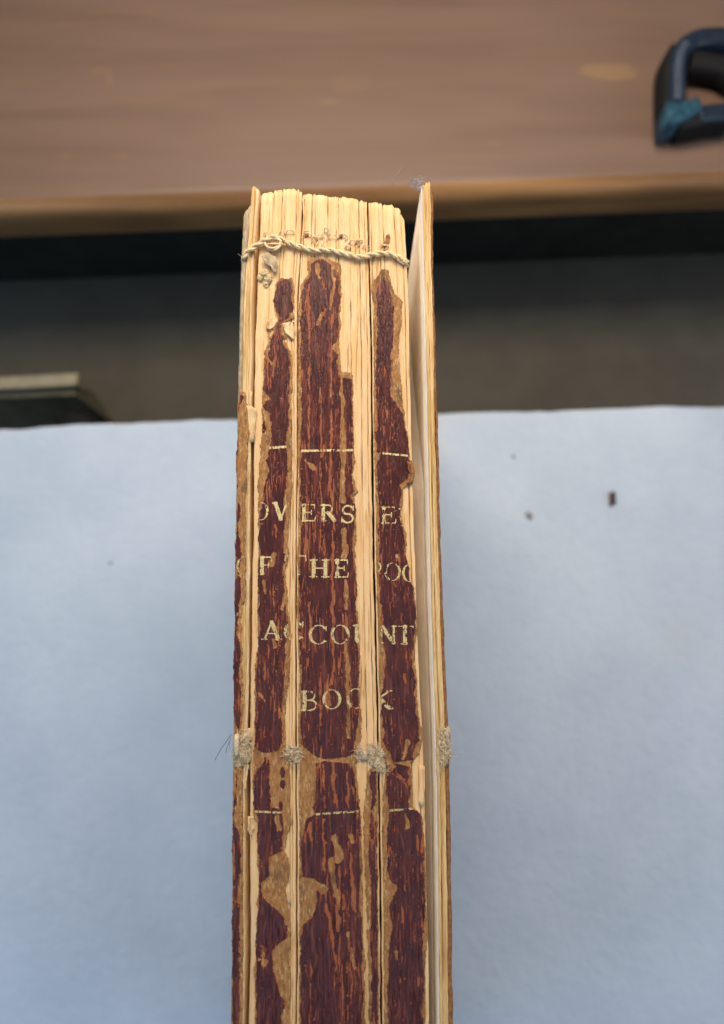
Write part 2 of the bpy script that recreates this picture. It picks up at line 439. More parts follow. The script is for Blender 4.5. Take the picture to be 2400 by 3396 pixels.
RB_R = line_x([(1428, 610), (1430, 800), (1435, 1000), (1444, 1480), (1460, 2020), (1475, 2400), (1482, 2820), (1486, 3215)])
RB_O = line_x([(1436, 620), (1437, 900), (1442, 1000), (1452, 1480), (1470, 2020), (1486, 2400), (1495, 2820), (1501, 3215)])

ROWS = np.concatenate([np.arange(0.112, -0.100, -0.0011), np.linspace(-0.100, TAIL, 40)])
def slab(name, xl, xr, yhead, ztop, zbot, ncol, mat, parent, wob=0.00005, seed=0, lowx=0.0, head_jit=0.00028, ytail=TAIL):
    """upright slab between two lines of the spine; ztop(s, Y) shapes the edge that faces up"""
    s = np.linspace(0, 1, ncol)
    y0 = np.array([yhead(k) if callable(yhead) else yhead for k in s]) + head_jit * RS.uniform(-1, 1, ncol)
    rows = ROWS[ROWS < y0.min() - 0.001]
    rows = rows[rows >= ytail]
    R = len(rows) + 1
    v = np.zeros((R, ncol + 2, 3))
    for j in range(R):
        Y = y0 if j == 0 else np.full(ncol, rows[j - 1])
        a, b = xl(Y), xr(Y)
        w = wob * (vnoise(Y * 160, Y * 0 + seed, seed) + 0.7 * vnoise(Y * 700, Y * 0 + seed, seed + 1))
        v[j, 1:-1, 0] = a + (b - a) * s + w; v[j, 1:-1, 1] = Y; v[j, 1:-1, 2] = ztop(s, Y) - (0.00025 if j == 0 else 0)
        for c, k in ((0, 0), (-1, -1)):
            v[j, c] = v[j, 1 if c == 0 else -2]; v[j, c, 2] = zbot
            v[j, c, 0] += lowx
    W = ncol + 2; f = []
    for j in range(R - 1):
        for i in range(W - 1):
            q = j * W + i; f.append((q, q + W, q + W + 1, q + 1))
        f.append((j * W + W - 1, (j + 1) * W + W - 1, (j + 1) * W, j * W))
    f.append(tuple(range(W))); f.append(tuple(reversed(range((R - 1) * W, R * W))))
    return pymesh(name, v.reshape(-1, 3), f, mat, parent)

# ---- text block: the folded sections, in three clumps with splits between
def section_group(xl, xr, X, heads, seed, gap=(0.00013, 0.00013)):
    lo, hi = X[0], X[-1]
    for i in range(len(X) - 1):
        f0 = (X[i] - lo) / (hi - lo); f1 = (X[i + 1] - lo) / (hi - lo)
        e0 = gap[0] if i == 0 else 0.00003; e1 = gap[1] if i == len(X) - 2 else 0.00003
        xa = lambda Y, f0=f0, e0=e0: xl(Y) + (xr(Y) - xl(Y)) * f0 + e0
        xb = lambda Y, f1=f1, e1=e1: xl(Y) + (xr(Y) - xl(Y)) * f1 - e1
        dep = RS.choice([0.00006, 0.00010, 0.00018, 0.00032]); lift = RS.uniform(-0.00018, 0.00006); sd = seed + i
        zt_ = lambda s, Y, dep=dep, lift=lift, sd=sd: H + lift - dep * np.abs(2 * s - 1) ** 2.6 + 0.00005 * vnoise(np.asarray(Y) * 300, s * 3, sd)
        ya = av(1, X[i], heads[i])[1]; yb = av(1, X[i + 1], heads[i + 1] if i + 2 < len(heads) else heads[-1])[1]
        hd_ = lambda k, ya=ya, yb=yb: ya * (1 - k) + (ya * 0.55 + yb * 0.45) * k - 0.00018 * abs(2 * k - 1) ** 4
        slab('section', xa, xb, hd_, zt_, 0.004, 9, MAT_HEADPAGE if i % 3 == 1 else MAT_PAGE, book, 0.00010, sd)
section_group(A_R, CB, [345, 415, 462, 478, 540, 552, 570], [152, 138, 130, 127, 126, 140, 152], 20, (0.0002, 0.0002))
section_group(CB, CC, [575, 590, 640, 662, 745, 800, 815, 890, 950, 985, 1008], [158, 160, 158, 164, 172, 176, 178, 184, 204, 207, 208], 40, (0.0002, 0.00022))
section_group(CC, RR, [1012, 1030, 1085, 1110, 1185, 1230, 1250], [212, 212, 218, 224, 240, 285, 370], 60, (0.0002, 0.0))

# ---- boards
def layered(seed, amp):
    def fn(s, Y):
        return H + amp * vnoise(s * 7, np.asarray(Y) * 14, seed) - 0.0004 * np.abs(2 * s - 1) ** 4 + amp * 0.5 * vnoise(s * 3, np.asarray(Y) * 400, seed + 1)
    return fn
lb = empty('front_board', (-0.029, -0.05, 0.0)); lb.parent = book; lb.matrix_parent_inverse = Matrix.Translation(book.location).inverted()
rb = empty('back_board', (0.018, -0.05, 0.0)); rb.parent = book; rb.matrix_parent_inverse = Matrix.Translation(book.location).inverted()
mixl = lambda a, b, k: (lambda Y: a(Y) * (1 - k) + b(Y) * k)
fr = lambda pts: (lambda Y, w=sorted((at(1000, p)[1], k) for p, k in pts): np.interp(Y, [q[0] for q in w], [q[1] for q in w]))
splitf = fr([(620, 0.5), (800, 0.45), (1000, 0.30), (1500, 0.32), (3215, 0.30)])
LS = lambda Y: LB_L(Y) * (1 - splitf(Y)) + LB_R(Y) * splitf(Y)
LS2 = lambda Y: LB_L(Y) * 0.22 + LB_R(Y) * 0.78
yt = at(840, 620)[1]
slab('cover_edge', LB_L, LS, lambda k: av(1, 232, 290 - 70 * k)[1], layered(5, 0.00022), 0.0, 8, MAT_GREYCOVER, lb, 0.00012, 5)
slab('board_core', LS, LS2, lambda k: av(1, 285, 120 - 8 * math.sin(k * 3.1))[1], layered(8, 0.00028), 0.0, 12, MAT_BOARD, lb, 0.00010, 8)
slab('pastedown', LS2, LB_R, lambda k: av(1, 300, 118 + 20 * k)[1], layered(9, 0.00012), 0.0, 4, MAT_FLAP, lb, 0.00010, 8)

slab('pastedown', lambda Y: RB_L(Y) - 0.0003, RB_L, lambda k: av(1, 1350, 108)[1], lambda s, Y: H + 0.0003 + 0 * s, 0.0, 3, MAT_PASTE, rb, 0.00004, 12)
RBm = mixl(RB_L, RB_R, 0.42)
slab('board_core', RB_L, RBm, lambda k: av(1, 1365, 104 - 6 * k)[1], layered(13, 0.00026), 0.0, 9, MAT_BOARD, rb, 0.00008, 12)
slab('board_core', RBm, RB_R, lambda k: av(1, 1400, 84 + 10 * (k - .5) ** 2)[1], layered(15, 0.00030), 0.0, 10, MAT_BOARD, rb, 0.00010, 14)
slab('cover_edge', RB_R, RB_O, lambda k: av(1, 1428, 105 + 60 * k)[1], lambda s, Y: H - 0.0004 * s ** 2 + 0.00012 * vnoise(np.asarray(Y) * 500, s * 2, 16), 0.0, 5, MAT_COVER, rb, 0.00016, 16)

# endpaper folded into the open joint between the last section and the back board
slab('endpaper', lambda Y: RR(Y) - 0.0002, lambda Y: RB_L(Y) - 0.0004, lambda k: at(1380, 760)[1], lambda s, Y: H - 0.0135 + 0.0055 * s - 0.75 * np.maximum(0, np.asarray(Y) - 0.030) + 0.0003 * vnoise(np.asarray(Y) * 60, s * 2, 18), H - 0.09, 7, MAT_PASTE, book, 0.00003, 18)

# ---- leather left on the spine: measured rows (view, Y, tan left, maroon left, maroon right, tan right)
STRIP2 = [(1,700,440,455,490,520),(1,740,415,425,518,530),(1,840,395,400,520,535),(1,900,410,415,525,535),(1,960,430,440,500,540),(1,985,435,445,460,545),
 (1,1040,400,410,455,470),(1,1100,375,380,460,475),(2,145,385,400,410,440),(2,200,340,350,430,440),(2,260,320,335,430,450),(2,350,280,325,460,480),(2,400,285,290,470,485),
 (2,520,285,295,470,490),(2,620,275,280,465,485),(2,690,275,325,465,480),(2,740,272,278,465,480),(2,800,272,330,465,480),(2,900,275,340,455,490),
 (2,1000,265,335,445,490),(2,1100,265,320,455,490),(3,0,255,330,455,490),(3,100,255,300,455,490),(3,180,250,320,450,490),(3,280,245,285,445,490),
 (3,370,245,290,430,485),(3,440,245,275,440,485),(3,520,245,255,445,470),(3,600,245,250,435,465),(3,700,245,250,430,460),(3,770,245,260,440,470),
 (3,830,245,250,430,460),(3,900,240,245,430,440),(3,1000,240,245,435,450),(3,1100,240,250,430,470),(4,100,230,240,425,440),(4,200,230,245,435,450),
 (4,300,230,240,430,455),(4,380,225,235,415,455),(4,500,215,225,415,450),(4,600,210,220,410,440),(4,700,210,220,400,430),(4,800,208,215,395,420),
 (4,900,205,215,405,420),(4,1000,205,215,400,425),(5,200,265,275,450,470),(5,240,260,300,420,465),(5,262,260,330,331,510),(5,280,262,330,340,490),(5,305,265,325,368,490),
 (5,400,258,268,370,495),(5,500,260,265,370,495),(5,590,260,265,380,495),(5,615,260,265,440,495),(5,660,265,290,450,500),(6,40,285,295,455,510),(6,130,285,290,450,480),
 (6,230,285,290,440,460),(6,265,285,300,370,480),(6,300,285,300,370,495),(6,380,290,300,360,490),(6,420,295,300,320,480),(6,480,290,300,315,470),
 (6,540,285,295,345,480),(6,600,290,295,420,490),(6,650,280,290,470,495),(6,760,275,285,475,500),(6,800,275,285,430,500),(6,850,275,280,390,500),(6,960,270,280,385,490),
 (6,1150,270,280,450,495),(6,1400,270,280,440,490)]
STRIP3 = [(1,570,620,690,691,740),(1,610,615,640,760,830),(1,680,615,630,822,832),(1,740,570,600,828,835),(1,800,570,580,828,838),(1,1000,570,575,820,835),
 (2,100,530,550,815,825),(2,250,530,550,815,825),(2,330,530,548,770,825),(2,380,530,548,815,828),(2,430,530,548,805,830),(2,497,530,548,820,835),(2,505,530,548,822,915),
 (2,535,530,548,822,918),(2,550,530,548,914,918),(2,700,530,550,915,920),(2,900,530,555,915,925),(2,1050,530,550,915,922),(3,100,530,545,920,935),(3,200,530,545,910,920),
 (3,280,530,545,920,935),(3,320,530,545,925,955),(3,350,530,548,905,930),(3,450,530,550,935,945),(3,600,530,550,920,945),(3,800,525,545,915,935),
 (3,900,525,540,935,945),(3,1100,520,540,935,945),(4,0,498,510,895,910),(4,200,498,510,900,915),(4,300,500,510,910,920),(4,400,505,515,905,920),
 (4,600,510,520,905,920),(4,700,510,525,915,920),(4,800,510,520,915,930),(4,900,505,520,910,930),(4,1000,510,530,900,930),(5,200,545,565,900,930),
 (5,250,550,620,910,930),(5,280,550,660,850,930),(5,296,550,700,701,930),(5,306,550,700,702,925),(5,322,550,655,870,905),(5,400,550,660,905,912),(5,500,550,655,915,920),
 (5,600,550,640,925,935),(5,640,555,650,930,940),(5,665,560,600,930,945),(6,30,550,600,930,945),(6,100,555,570,935,945),(6,250,550,560,938,946),(6,385,550,562,930,950),(6,400,550,640,930,950),
 (6,440,550,700,930,950),(6,480,550,650,930,950),(6,560,550,655,935,950),(6,640,550,625,940,955),(6,690,550,570,945,955),(6,760,550,565,945,955),(6,970,550,560,950,965),(6,1400,550,562,950,965)]
STRIP4 = [(1,640,1090,1115,1116,1140),(1,700,1050,1100,1105,1150),(1,740,1025,1070,1140,1160),(1,800,1025,1060,1155,1180),(1,900,1035,1060,1170,1225),(1,1000,1040,1055,1170,1225),
 (2,0,1065,1085,1200,1280),(2,100,1065,1085,1205,1265),(2,200,1065,1085,1205,1255),(2,300,1065,1080,1200,1240),(2,400,1065,1085,1195,1245),(2,500,1065,1080,1190,1255),
 (2,600,1065,1085,1185,1265),(2,680,1065,1085,1195,1270),(2,740,1065,1080,1240,1275),(2,800,1065,1080,1275,1285),(2,900,1065,1080,1290,1298),(2,1000,1065,1080,1305,1310),
 (2,1070,1065,1085,1310,1316),(2,1120,1065,1110,1310,1318),(3,50,1070,1100,1308,1318),(3,100,1075,1095,1315,1340),(3,180,1075,1095,1325,1345),(3,230,1080,1090,1300,1342),
 (3,275,1085,1095,1250,1330),(3,300,1085,1095,1265,1275),(3,400,1085,1100,1260,1270),(3,500,1085,1100,1248,1260),(3,600,1085,1100,1285,1295),(3,680,1085,1100,1295,1305),
 (3,760,1085,1105,1280,1290),(3,850,1088,1100,1310,1320),(3,950,1085,1105,1315,1325),(3,1000,1085,1105,1345,1355),(3,1100,1085,1100,1355,1363),(4,100,1040,1060,1295,1303),
 (4,200,1040,1060,1290,1303),(4,300,1040,1060,1285,1303),(4,400,1050,1085,1280,1290),(4,500,1050,1090,1275,1290),(4,600,1050,1075,1295,1308),(4,700,1055,1065,1290,1303),
 (4,800,1055,1070,1300,1313),(4,900,1055,1070,1310,1330),(4,1000,1055,1070,1325,1342),(5,100,1055,1075,1300,1322),(5,200,1060,1085,1290,1315),(5,260,1070,1115,1260,1300),
 (5,300,1085,1125,1260,1270),(5,318,1085,1130,1135,1255),(5,340,1090,1155,1240,1250),(5,400,1085,1100,1240,1255),(5,500,1075,1090,1245,1255),(5,590,1070,1105,1240,1260),(5,615,1070,1110,1280,1290),
 (5,640,1070,1110,1310,1320),(5,720,1070,1100,1325,1330),(6,50,1074,1105,1325,1335),(6,250,1077,1100,1335,1345),(6,400,1077,1110,1335,1345),(6,432,1080,1150,1337,1347),
 (6,460,1080,1160,1340,1350),(6,500,1077,1145,1340,1350),(6,560,1077,1120,1335,1345),(6,700,1080,1125,1335,1357),(6,850,1080,1110,1330,1345),(6,970,1080,1105,1325,1340),(6,1400,1080,1105,1325,1340)]
NARROW = [(5,355,990,1005,1006,1025),(5,370,980,1000,1025,1040),(5,450,968,995,1035,1044),(5,560,962,1000,1030,1044),(5,620,950,1000,1001,1044),(5,660,948,995,1030,1044),(6,60,950,985,1036,1045),
 (6,200,952,985,1035,1044),(6,400,958,1000,1040,1046),(6,600,970,1000,1040,1044),(6,800,976,1000,1040,1048),(6,970,985,1005,1042,1050),(6,1400,985,1005,1042,1050)]
LEFTL = [(2,640,116,122,123,150),(2,670,114,120,138,160),(2,715,108,120,135,165),(2,735,104,112,113,180),(2,800,102,108,109,182),(2,1000,98,104,105,185),(3,100,92,98,99,168),(3,380,92,98,100,162),(3,420,92,100,120,160),
 (3,500,90,98,118,160),(3,540,90,96,105,160),(3,620,88,95,110,160),(3,660,86,88,124,160),(3,760,84,88,125,160),(3,800,84,92,125,160),(3,900,82,95,125,160),(3,960,82,84,125,158),(3,1100,80,82,118,155),
 (4,100,76,78,105,130),(4,200,75,78,100,125),(4,300,72,74,90,128),(4,400,69,71,120,130),(4,600,67,69,115,130),(4,700,66,69,120,135),(4,800,66,70,120,135),(4,900,66,90,125,135),(4,932,70,100,101,130),
 (5,350,142,150,151,190),(5,420,138,160,165,196),(5,560,135,150,155,192),(5,640,132,140,142,198),(5,700,133,136,145,200),(5,740,132,136,172,203),(6,80,131,134,160,195),(6,200,131,134,182,203),(6,600,131,134,180,200),(6,970,130,133,180,203),(6,1400,130,133,180,203)]
# worn streaks (points in a view, width) and holes: strip -> list
STREAK3 = [(2,[(590,-80),(605,150),(612,400),(608,700),(605,1040)],9),(2,[(775,60),(762,300),(765,600),(766,900),(755,1150)],13),(2,[(690,80),(672,160)],16),
 (2,[(838,515),(842,800),(846,1000),(850,1230)],30),(3,[(850,60),(852,200),(846,390)],28),(3,[(850,590),(862,700),(858,780)],34),(3,[(755,80),(770,400),(778,700),(772,1150)],12),
 (3,[(690,180),(692,330),(705,560)],8),(3,[(575,100),(640,160)],22),(2,[(690,620),(690,900),(692,1100)],9),(3,[(865,950),(872,1080)],18),(4,[(740,0),(735,200),(742,450),(725,620)],14),
 (4,[(822,20),(828,110)],26),(4,[(828,350),(840,600),(842,800),(852,980)],22),(4,[(580,80),(585,200),(580,400)],10),(4,[(655,480),(650,650),(655,900)],8),(4,[(700,560),(715,760)],10),
 (5,[(762,320),(772,500),(795,610)],14),(5,[(700,330),(715,590)],9),(5,[(852,380),(862,600)],13),(6,[(620,50),(622,160)],12),(6,[(700,30),(705,340)],9),(6,[(775,150),(800,280)],40),
 (6,[(750,280),(782,500)],24),(6,[(790,500),(800,720)],15),(6,[(868,240),(880,420),(905,600)],14),(6,[(720,560),(758,740),(780,960)],14),(6,[(860,740),(892,960)],18),(6,[(872,130),(880,165)],30),
 (6,[(650,440),(700,470)],40),(1,[(625,740),(625,900),(635,1000)],9),(1,[(690,990),(730,900)],14),(1,[(775,620),(785,760),(760,900)],16),(1,[(680,620),(690,700)],22)]
STREAK2 = [(2,[(290,375),(345,440)],16),(3,[(370,560),(375,640)],14),(4,[(405,20),(395,120)],18),(4,[(340,330),(350,370)],26),(4,[(250,690),(280,740)],16),(3,[(290,960),(295,1040)],20),
 (5,[(415,670),(430,720)],34),(6,[(320,820),(330,930)],24),(6,[(300,900),(350,915)],18),(2,[(300,820),(310,880)],14),(1,[(455,1000),(480,1090)],26),(3,[(365,770),(350,830)],26)]
STREAK4 = [(4,[(1220,560),(1225,620)],14),(5,[(1225,190),(1205,260)],26),(5,[(1130,385),(1190,420),(1225,470)],9),(5,[(1145,370),(1225,440)],7),(6,[(1215,0),(1225,80)],22),(6,[(1160,860),(1162,900)],18),
 (3,[(1225,775),(1240,790)],24),(6,[(1285,130),(1295,220)],10),(5,[(1195,290),(1220,250)],18),(6,[(1215,400),(1215,470)],7)]
ISLAND2 = [(5,450,375,14,30),(5,452,450,16,28),(5,440,590,12,25),(2,290,890,10,40),(2,300,985,10,30)]

PXM = 168 / FPX * MM * 1.0          # metres on the spine for one photograph pixel (about)
STEP = 0.00015
YF = np.concatenate([np.arange(0.108, -0.0985, -STEP), np.linspace(-0.0987, TAIL, 170)])
def seg_d(X, Y, pts):
    d = np.full(X.shape, 9.0)
    for (x0, y0), (x1, y1) in zip(pts[:-1], pts[1:]):
        dx, dy = x1 - x0, y1 - y0; L2 = dx * dx + dy * dy + 1e-18
        t = np.clip(((X - x0) * dx + (Y - y0) * dy) / L2, 0, 1)
        d = np.minimum(d, np.hypot(X - x0 - t * dx, Y - y0 - t * dy))
    return d
FIELDS = {}
def leather(rows, streaks, islands, seed, zb, wear=0.5, name='leather_strip', parent=book, label=None):
    w = []
    for r in rows:
        y = av(r[0], 600, r[1])[1]; w.append((y,) + tuple(av(r[0], X, r[1])[0] for X in r[2:]))
    w.sort(); w = np.array(w)
    ytop = w[-1, 0]
    x0 = w[:, 1].min() - 0.0005; x1 = w[:, 4].max() + 0.0005
    xs = np.arange(x0, x1, STEP); ys = YF[YF < ytop + 0.0004]
    def field(X, Y, want=False):
        tl, ml, mr, tr = (np.interp(Y, w[:, 0], w[:, k]) for k in (1, 2, 3, 4))
        n1 = 0.00030 * fbm(X * 1100, Y * 800, seed, 4) + 0.00022 * fbm(X * 420, Y * 360, seed + 17, 2) + 0.00012 * vnoise(X * 3500, Y * 3000, seed + 5)
        cov = np.minimum(np.minimum(X - tl, tr - X), (ytop - Y) * 0.8) + n1
        n2 = 0.00034 * fbm(X * 1500, Y * 800, seed + 9, 4) + 0.00046 * fbm(X * 560, Y * 400, seed + 13, 3) + 0.00014 * vnoise(X * 5200, Y * 3000, seed + 3)
        dm = np.minimum(np.minimum(X - ml, mr - X), (ytop - Y - 0.0006) * 0.7) + n2
        for (v_, cx, cy, rx, ry) in islands:
            c = av(v_, cx, cy); k = PXM / VIEW[v_][2]
            e = 1 - np.hypot((X - c[0]) / (rx * k), (Y - c[1]) / (ry * k))
            dm = np.maximum(dm, e * rx * k + n2)
        for (v_, pts, wd) in streaks:
            pw = [av(v_, a, b)[:2] for a, b in pts]
            wv = 1 + 0.9 * fbm(X * 300, Y * 420, seed + 25, 2)
            d = seg_d(X + 0.0003 * vnoise(X * 0, Y * 500, seed + 2), Y, pw) - wd * PXM / VIEW[v_][2] * 0.5 * wv + 0.00042 * fbm(X * 2600, Y * 800, seed + 21, 4)
            dm = np.where(dm > 0.00002, np.maximum(np.minimum(dm, d), 0.00002 if wd < 16 else -1), dm)
        surf = sstep(-0.00006, 0.00012, dm)
        # fine rubbing along the grain
        g = fbm(X * 2600, Y * 210, seed + 31, 4); lo = fbm(X * 260, Y * 110, seed + 37, 2)
        surf = surf * (1 - (0.60 * sstep(0.30 - 0.30 * (wear - 0.5) - 0.26 * lo, 0.52 - 0.3 * (wear - 0.5) - 0.26 * lo, g)))
        g2 = fbm(X * 5000, Y * 380, seed + 61, 3)
        surf = surf * (1 - 0.45 * sstep(0.31 - 0.28 * lo, 0.50 - 0.28 * lo, g2))
        p = fbm(X * 3200, Y * 1700, seed + 41, 2)
        surf = surf * (1 - 0.6 * sstep(0.56 - 0.2 * lo, 0.72 - 0.2 * lo, p))
        crease = fbm(X * 2300 + 0.9 * vnoise(X * 300, Y * 300, seed + 57), Y * 250, seed + 51, 3)
        relief = 0.000075 * crease + 0.00005 * fbm(X * 400, Y * 200, seed + 55)
        z = zb + 0.00004 + sstep(0, 0.00025, cov) * 0.00020 - 0.00024 * (1 - sstep(0, 0.0001, cov)) + surf * 0.00015 + relief
        if want: return cov, surf, z, crease
        return cov, surf, z
    X, Y = np.meshgrid(xs, ys)
    cov, surf, z, crease = field(X, Y, True)
    keep = cov > 0
    cell = keep[:-1, :-1] & keep[1:, :-1] & keep[:-1, 1:] & keep[1:, 1:]
    # per-cell corners -> compact vertex list
    R, C = X.shape
    used = np.zeros((R, C), bool)
    used[:-1, :-1] |= cell; used[1:, :-1] |= cell; used[:-1, 1:] |= cell; used[1:, 1:] |= cell
    idx = -np.ones((R, C), int); idx[used] = np.arange(used.sum())
    jj, ii = np.nonzero(cell)
    F = np.stack([idx[jj, ii], idx[jj + 1, ii], idx[jj + 1, ii + 1], idx[jj, ii + 1]], 1)
    V = np.stack([X[used], Y[used], z[used]], 1)
    o = fastmesh(name, V, F, MAT_LEATHER, parent, {'surf': surf[used], 'crease': crease[used]})
    if label: o['label'] = label
    return o, field
def fastmesh(name, V, F, mat, parent, attrs={}):
    me = bpy.data.meshes.new(name)
    me.vertices.add(len(V)); me.vertices.foreach_set('co', V.astype(np.float32).ravel())
    me.loops.add(F.size); me.loops.foreach_set('vertex_index', F.astype(np.int32).ravel())
    me.polygons.add(len(F)); me.polygons.foreach_set('loop_start', np.arange(0, F.size, 4, dtype=np.int32))
    me.update(calc_edges=True); me.validate()
    for k, a in attrs.items():
        at_ = me.attributes.new(k, 'FLOAT', 'POINT'); at_.data.foreach_set('value', a.astype(np.float32))
    return link(name, me, mat, parent, True)

L2, F2 = leather(STRIP2, STREAK2, ISLAND2, 1, H, 0.42)
L3, F3 = leather(STRIP3, STREAK3, [], 2, H, 0.56)
L4, F4 = leather(STRIP4, STREAK4, [], 3, H, 0.40)
LN, FN = leather(NARROW, [], [], 4, H, 0.5)
LL, FL = leather(LEFTL, [], [], 6, H + 0.0001, 0.45, parent=lb)

# ---- gold lettering: strokes in a unit box (x right, y up); (kind, data, width)
TK, TN = 0.23, 0.125
def serif(x, y, w=0.30): return ('l', [(x - w / 2, y), (x + w / 2, y)], 0.085)
def arc(cx, cy, rx, ry, a0, a1, n=14):
    return [(cx + rx * math.cos(math.radians(a0 + (a1 - a0) * k / n)), cy + ry * math.sin(math.radians(a0 + (a1 - a0) * k / n))) for k in range(n + 1)]
GLYPH = {
 'O': [('ring', (0.5, 0.5, 0.50, 0.52, 0.33, 0.46, None), 0)],
 'C': [('ring', (0.52, 0.5, 0.50, 0.52, 0.33, 0.45, 42), 0), ('l', [(0.90, 0.98), (0.90, 0.72)], 0.085), ('l', [(0.92, 0.14), (0.82, 0.18)], 0.07)],
 'V': [('l', [(0.16, 0.98), (0.52, 0.03)], TK), ('l', [(0.52, 0.03), (0.86, 0.98)], TN), serif(0.14, 0.97), serif(0.86, 0.97, 0.24)],
 'E': [('l', [(0.22, 0.02), (0.22, 0.98)], TK), ('l', [(0.08, 0.97), (0.88, 0.97)], 0.085), ('l', [(0.22, 0.52), (0.68, 0.52)], 0.085), ('l', [(0.08, 0.03), (0.90, 0.03)], 0.085),
       ('l', [(0.88, 0.98), (0.88, 0.76)], 0.085), ('l', [(0.68, 0.64), (0.68, 0.40)], 0.085), ('l', [(0.92, 0.03), (0.94, 0.26)], 0.07)],
 'F': [('l', [(0.24, 0.02), (0.24, 0.98)], TK), ('l', [(0.08, 0.97), (0.90, 0.97)], 0.085), ('l', [(0.24, 0.52), (0.70, 0.52)], 0.085), ('l', [(0.90, 0.98), (0.90, 0.74)], 0.085), ('l', [(0.70, 0.64), (0.70, 0.40)], 0.085), serif(0.24, 0.03, 0.4)],
 'R': [('l', [(0.20, 0.02), (0.20, 0.98)], TK), ('l', [(0.06, 0.97), (0.5, 0.97)] + arc(0.5, 0.745, 0.22, 0.225, 90, -90), 0.10), ('l', [(0.5, 0.52), (0.2, 0.52)], 0.085), ('l', [(0.48, 0.52), (0.86, 0.04)], TK), serif(0.2, 0.03, 0.34), serif(0.92, 0.03, 0.2)],
 'S': [('l', arc(0.5, 0.74, 0.29, 0.24, 20, 250, 12) + arc(0.5, 0.27, 0.31, 0.25, 70, -160, 12), 0.12), ('l', [(0.84, 0.96), (0.84, 0.72)], 0.085), ('l', [(0.15, 0.05), (0.15, 0.32)], 0.085)],
 'T': [('l', [(0.5, 0.02), (0.5, 0.98)], TK), ('l', [(0.04, 0.97), (0.96, 0.97)], 0.07), ('l', [(0.05, 0.98), (0.03, 0.72)], 0.07), ('l', [(0.95, 0.98), (0.97, 0.72)], 0.07), serif(0.5, 0.03, 0.4)],
 'H': [('l', [(0.2, 0.02), (0.2, 0.98)], TK), ('l', [(0.8, 0.02), (0.8, 0.98)], TK), ('l', [(0.2, 0.51), (0.8, 0.51)], 0.085), serif(0.2, 0.03, 0.36), serif(0.8, 0.03, 0.36), serif(0.2, 0.97, 0.36), serif(0.8, 0.97, 0.36)],
 'P': [('l', [(0.22, 0.02), (0.22, 0.98)], TK), ('l', [(0.06, 0.97), (0.55, 0.97)] + arc(0.55, 0.72, 0.26, 0.25, 90, -90), 0.11), ('l', [(0.55, 0.47), (0.22, 0.47)], 0.085), serif(0.22, 0.03, 0.4)],
 'A': [('l', [(0.14, 0.03), (0.50, 0.98)], TN), ('l', [(0.50, 0.98), (0.86, 0.03)], TK), ('l', [(0.26, 0.34), (0.74, 0.34)], 0.085), serif(0.12, 0.03, 0.28), serif(0.87, 0.03, 0.30)],
 'U': [('l', [(0.2, 0.98), (0.2, 0.3)] + arc(0.5, 0.3, 0.3, 0.27, 180, 270, 8), TK), ('l', arc(0.5, 0.3, 0.3, 0.27, 270, 360, 8) + [(0.8, 0.98)], TN), serif(0.2, 0.97, 0.36), serif(0.8, 0.97, 0.3)],
 'N': [('l', [(0.16, 0.02), (0.16, 0.98)], TN), ('l', [(0.16, 0.98), (0.84, 0.04)], TK), ('l', [(0.84, 0.98), (0.84, 0.04)], TN), serif(0.14, 0.97, 0.28), serif(0.16, 0.03, 0.3), serif(0.84, 0.97, 0.3)],
 'B': [('l', [(0.22, 0.02), (0.22, 0.98)], TK), ('l', [(0.06, 0.97), (0.52, 0.97)] + arc(0.52, 0.755, 0.23, 0.215, 90, -90), 0.10), ('l', [(0.22, 0.53), (0.55, 0.53)] + arc(0.55, 0.28, 0.30, 0.25, 90, -90) + [(0.06, 0.03)], 0.10)],
 'K': [('l', [(0.2, 0.02), (0.2, 0.98)], TK), ('l', [(0.26, 0.46), (0.86, 0.97)], TN), ('l', [(0.42, 0.58), (0.88, 0.03)], TK), serif(0.2, 0.03, 0.36), serif(0.2, 0.97, 0.36), serif(0.86, 0.97, 0.26), serif(0.9, 0.03, 0.26)]}
def glyph_mask(ch, u, v, asp):
    """asp = width / height of the letter, so strokes keep their weight"""
    m = np.zeros(u.shape, bool)
    for kind, d, w in GLYPH[ch]:
        if kind == 'ring':
            cx, cy, ro, rv, ri, rvi, cut = d
            r = (np.hypot((u - cx) / ro, (v - cy) / rv) < 1) & (np.hypot((u - cx) / ri, (v - cy) / rvi) > 1)
            if cut: r &= ~((u > cx) & (np.abs(np.degrees(np.arctan2(v - cy, u - cx))) < cut))
            m |= r
        else:
            m |= seg_d(u * asp, v, [(a * asp, b) for a, b in d]) < w * 0.5
    return m
FS = 0.000085
def gilt_patch(name, x0, x1, y0, y1, inside, field, parent, wear, seed, need=0.0):
    xs = np.arange(x0, x1, FS); ys = np.arange(y1, y0, -FS)
    X, Y = np.meshgrid(xs, ys)
    cov, surf, z = field(X, Y)
    m = inside(X, Y) & (cov > 0.00008)
    wn = fbm(X * 2600, Y * 1500, seed, 3) + 0.25 * vnoise(X * 300, Y * 300, seed + 4)
    m &= (wn < wear) & ((surf > need) | (wn < wear - 0.45))
    cell = m[:-1, :-1] & m[1:, 1:]
    if cell.sum() < 12: return None
    R, C = X.shape; used = np.zeros((R, C), bool)
    used[:-1, :-1] |= cell; used[1:, :-1] |= cell; used[:-1, 1:] |= cell; used[1:, 1:] |= cell
    idx = -np.ones((R, C), int); idx[used] = np.arange(used.sum())
    jj, ii = np.nonzero(cell)
    F = np.stack([idx[jj, ii], idx[jj + 1, ii], idx[jj + 1, ii + 1], idx[jj, ii + 1]], 1)
    return fastmesh(name, np.stack([X[used], Y[used], np.maximum(z[used], H + 0.00022) + 0.00003], 1), F, MAT_GILT, parent)
STR = [(F2, L2), (F3, L3), (F4, L4), (FL, LL)]
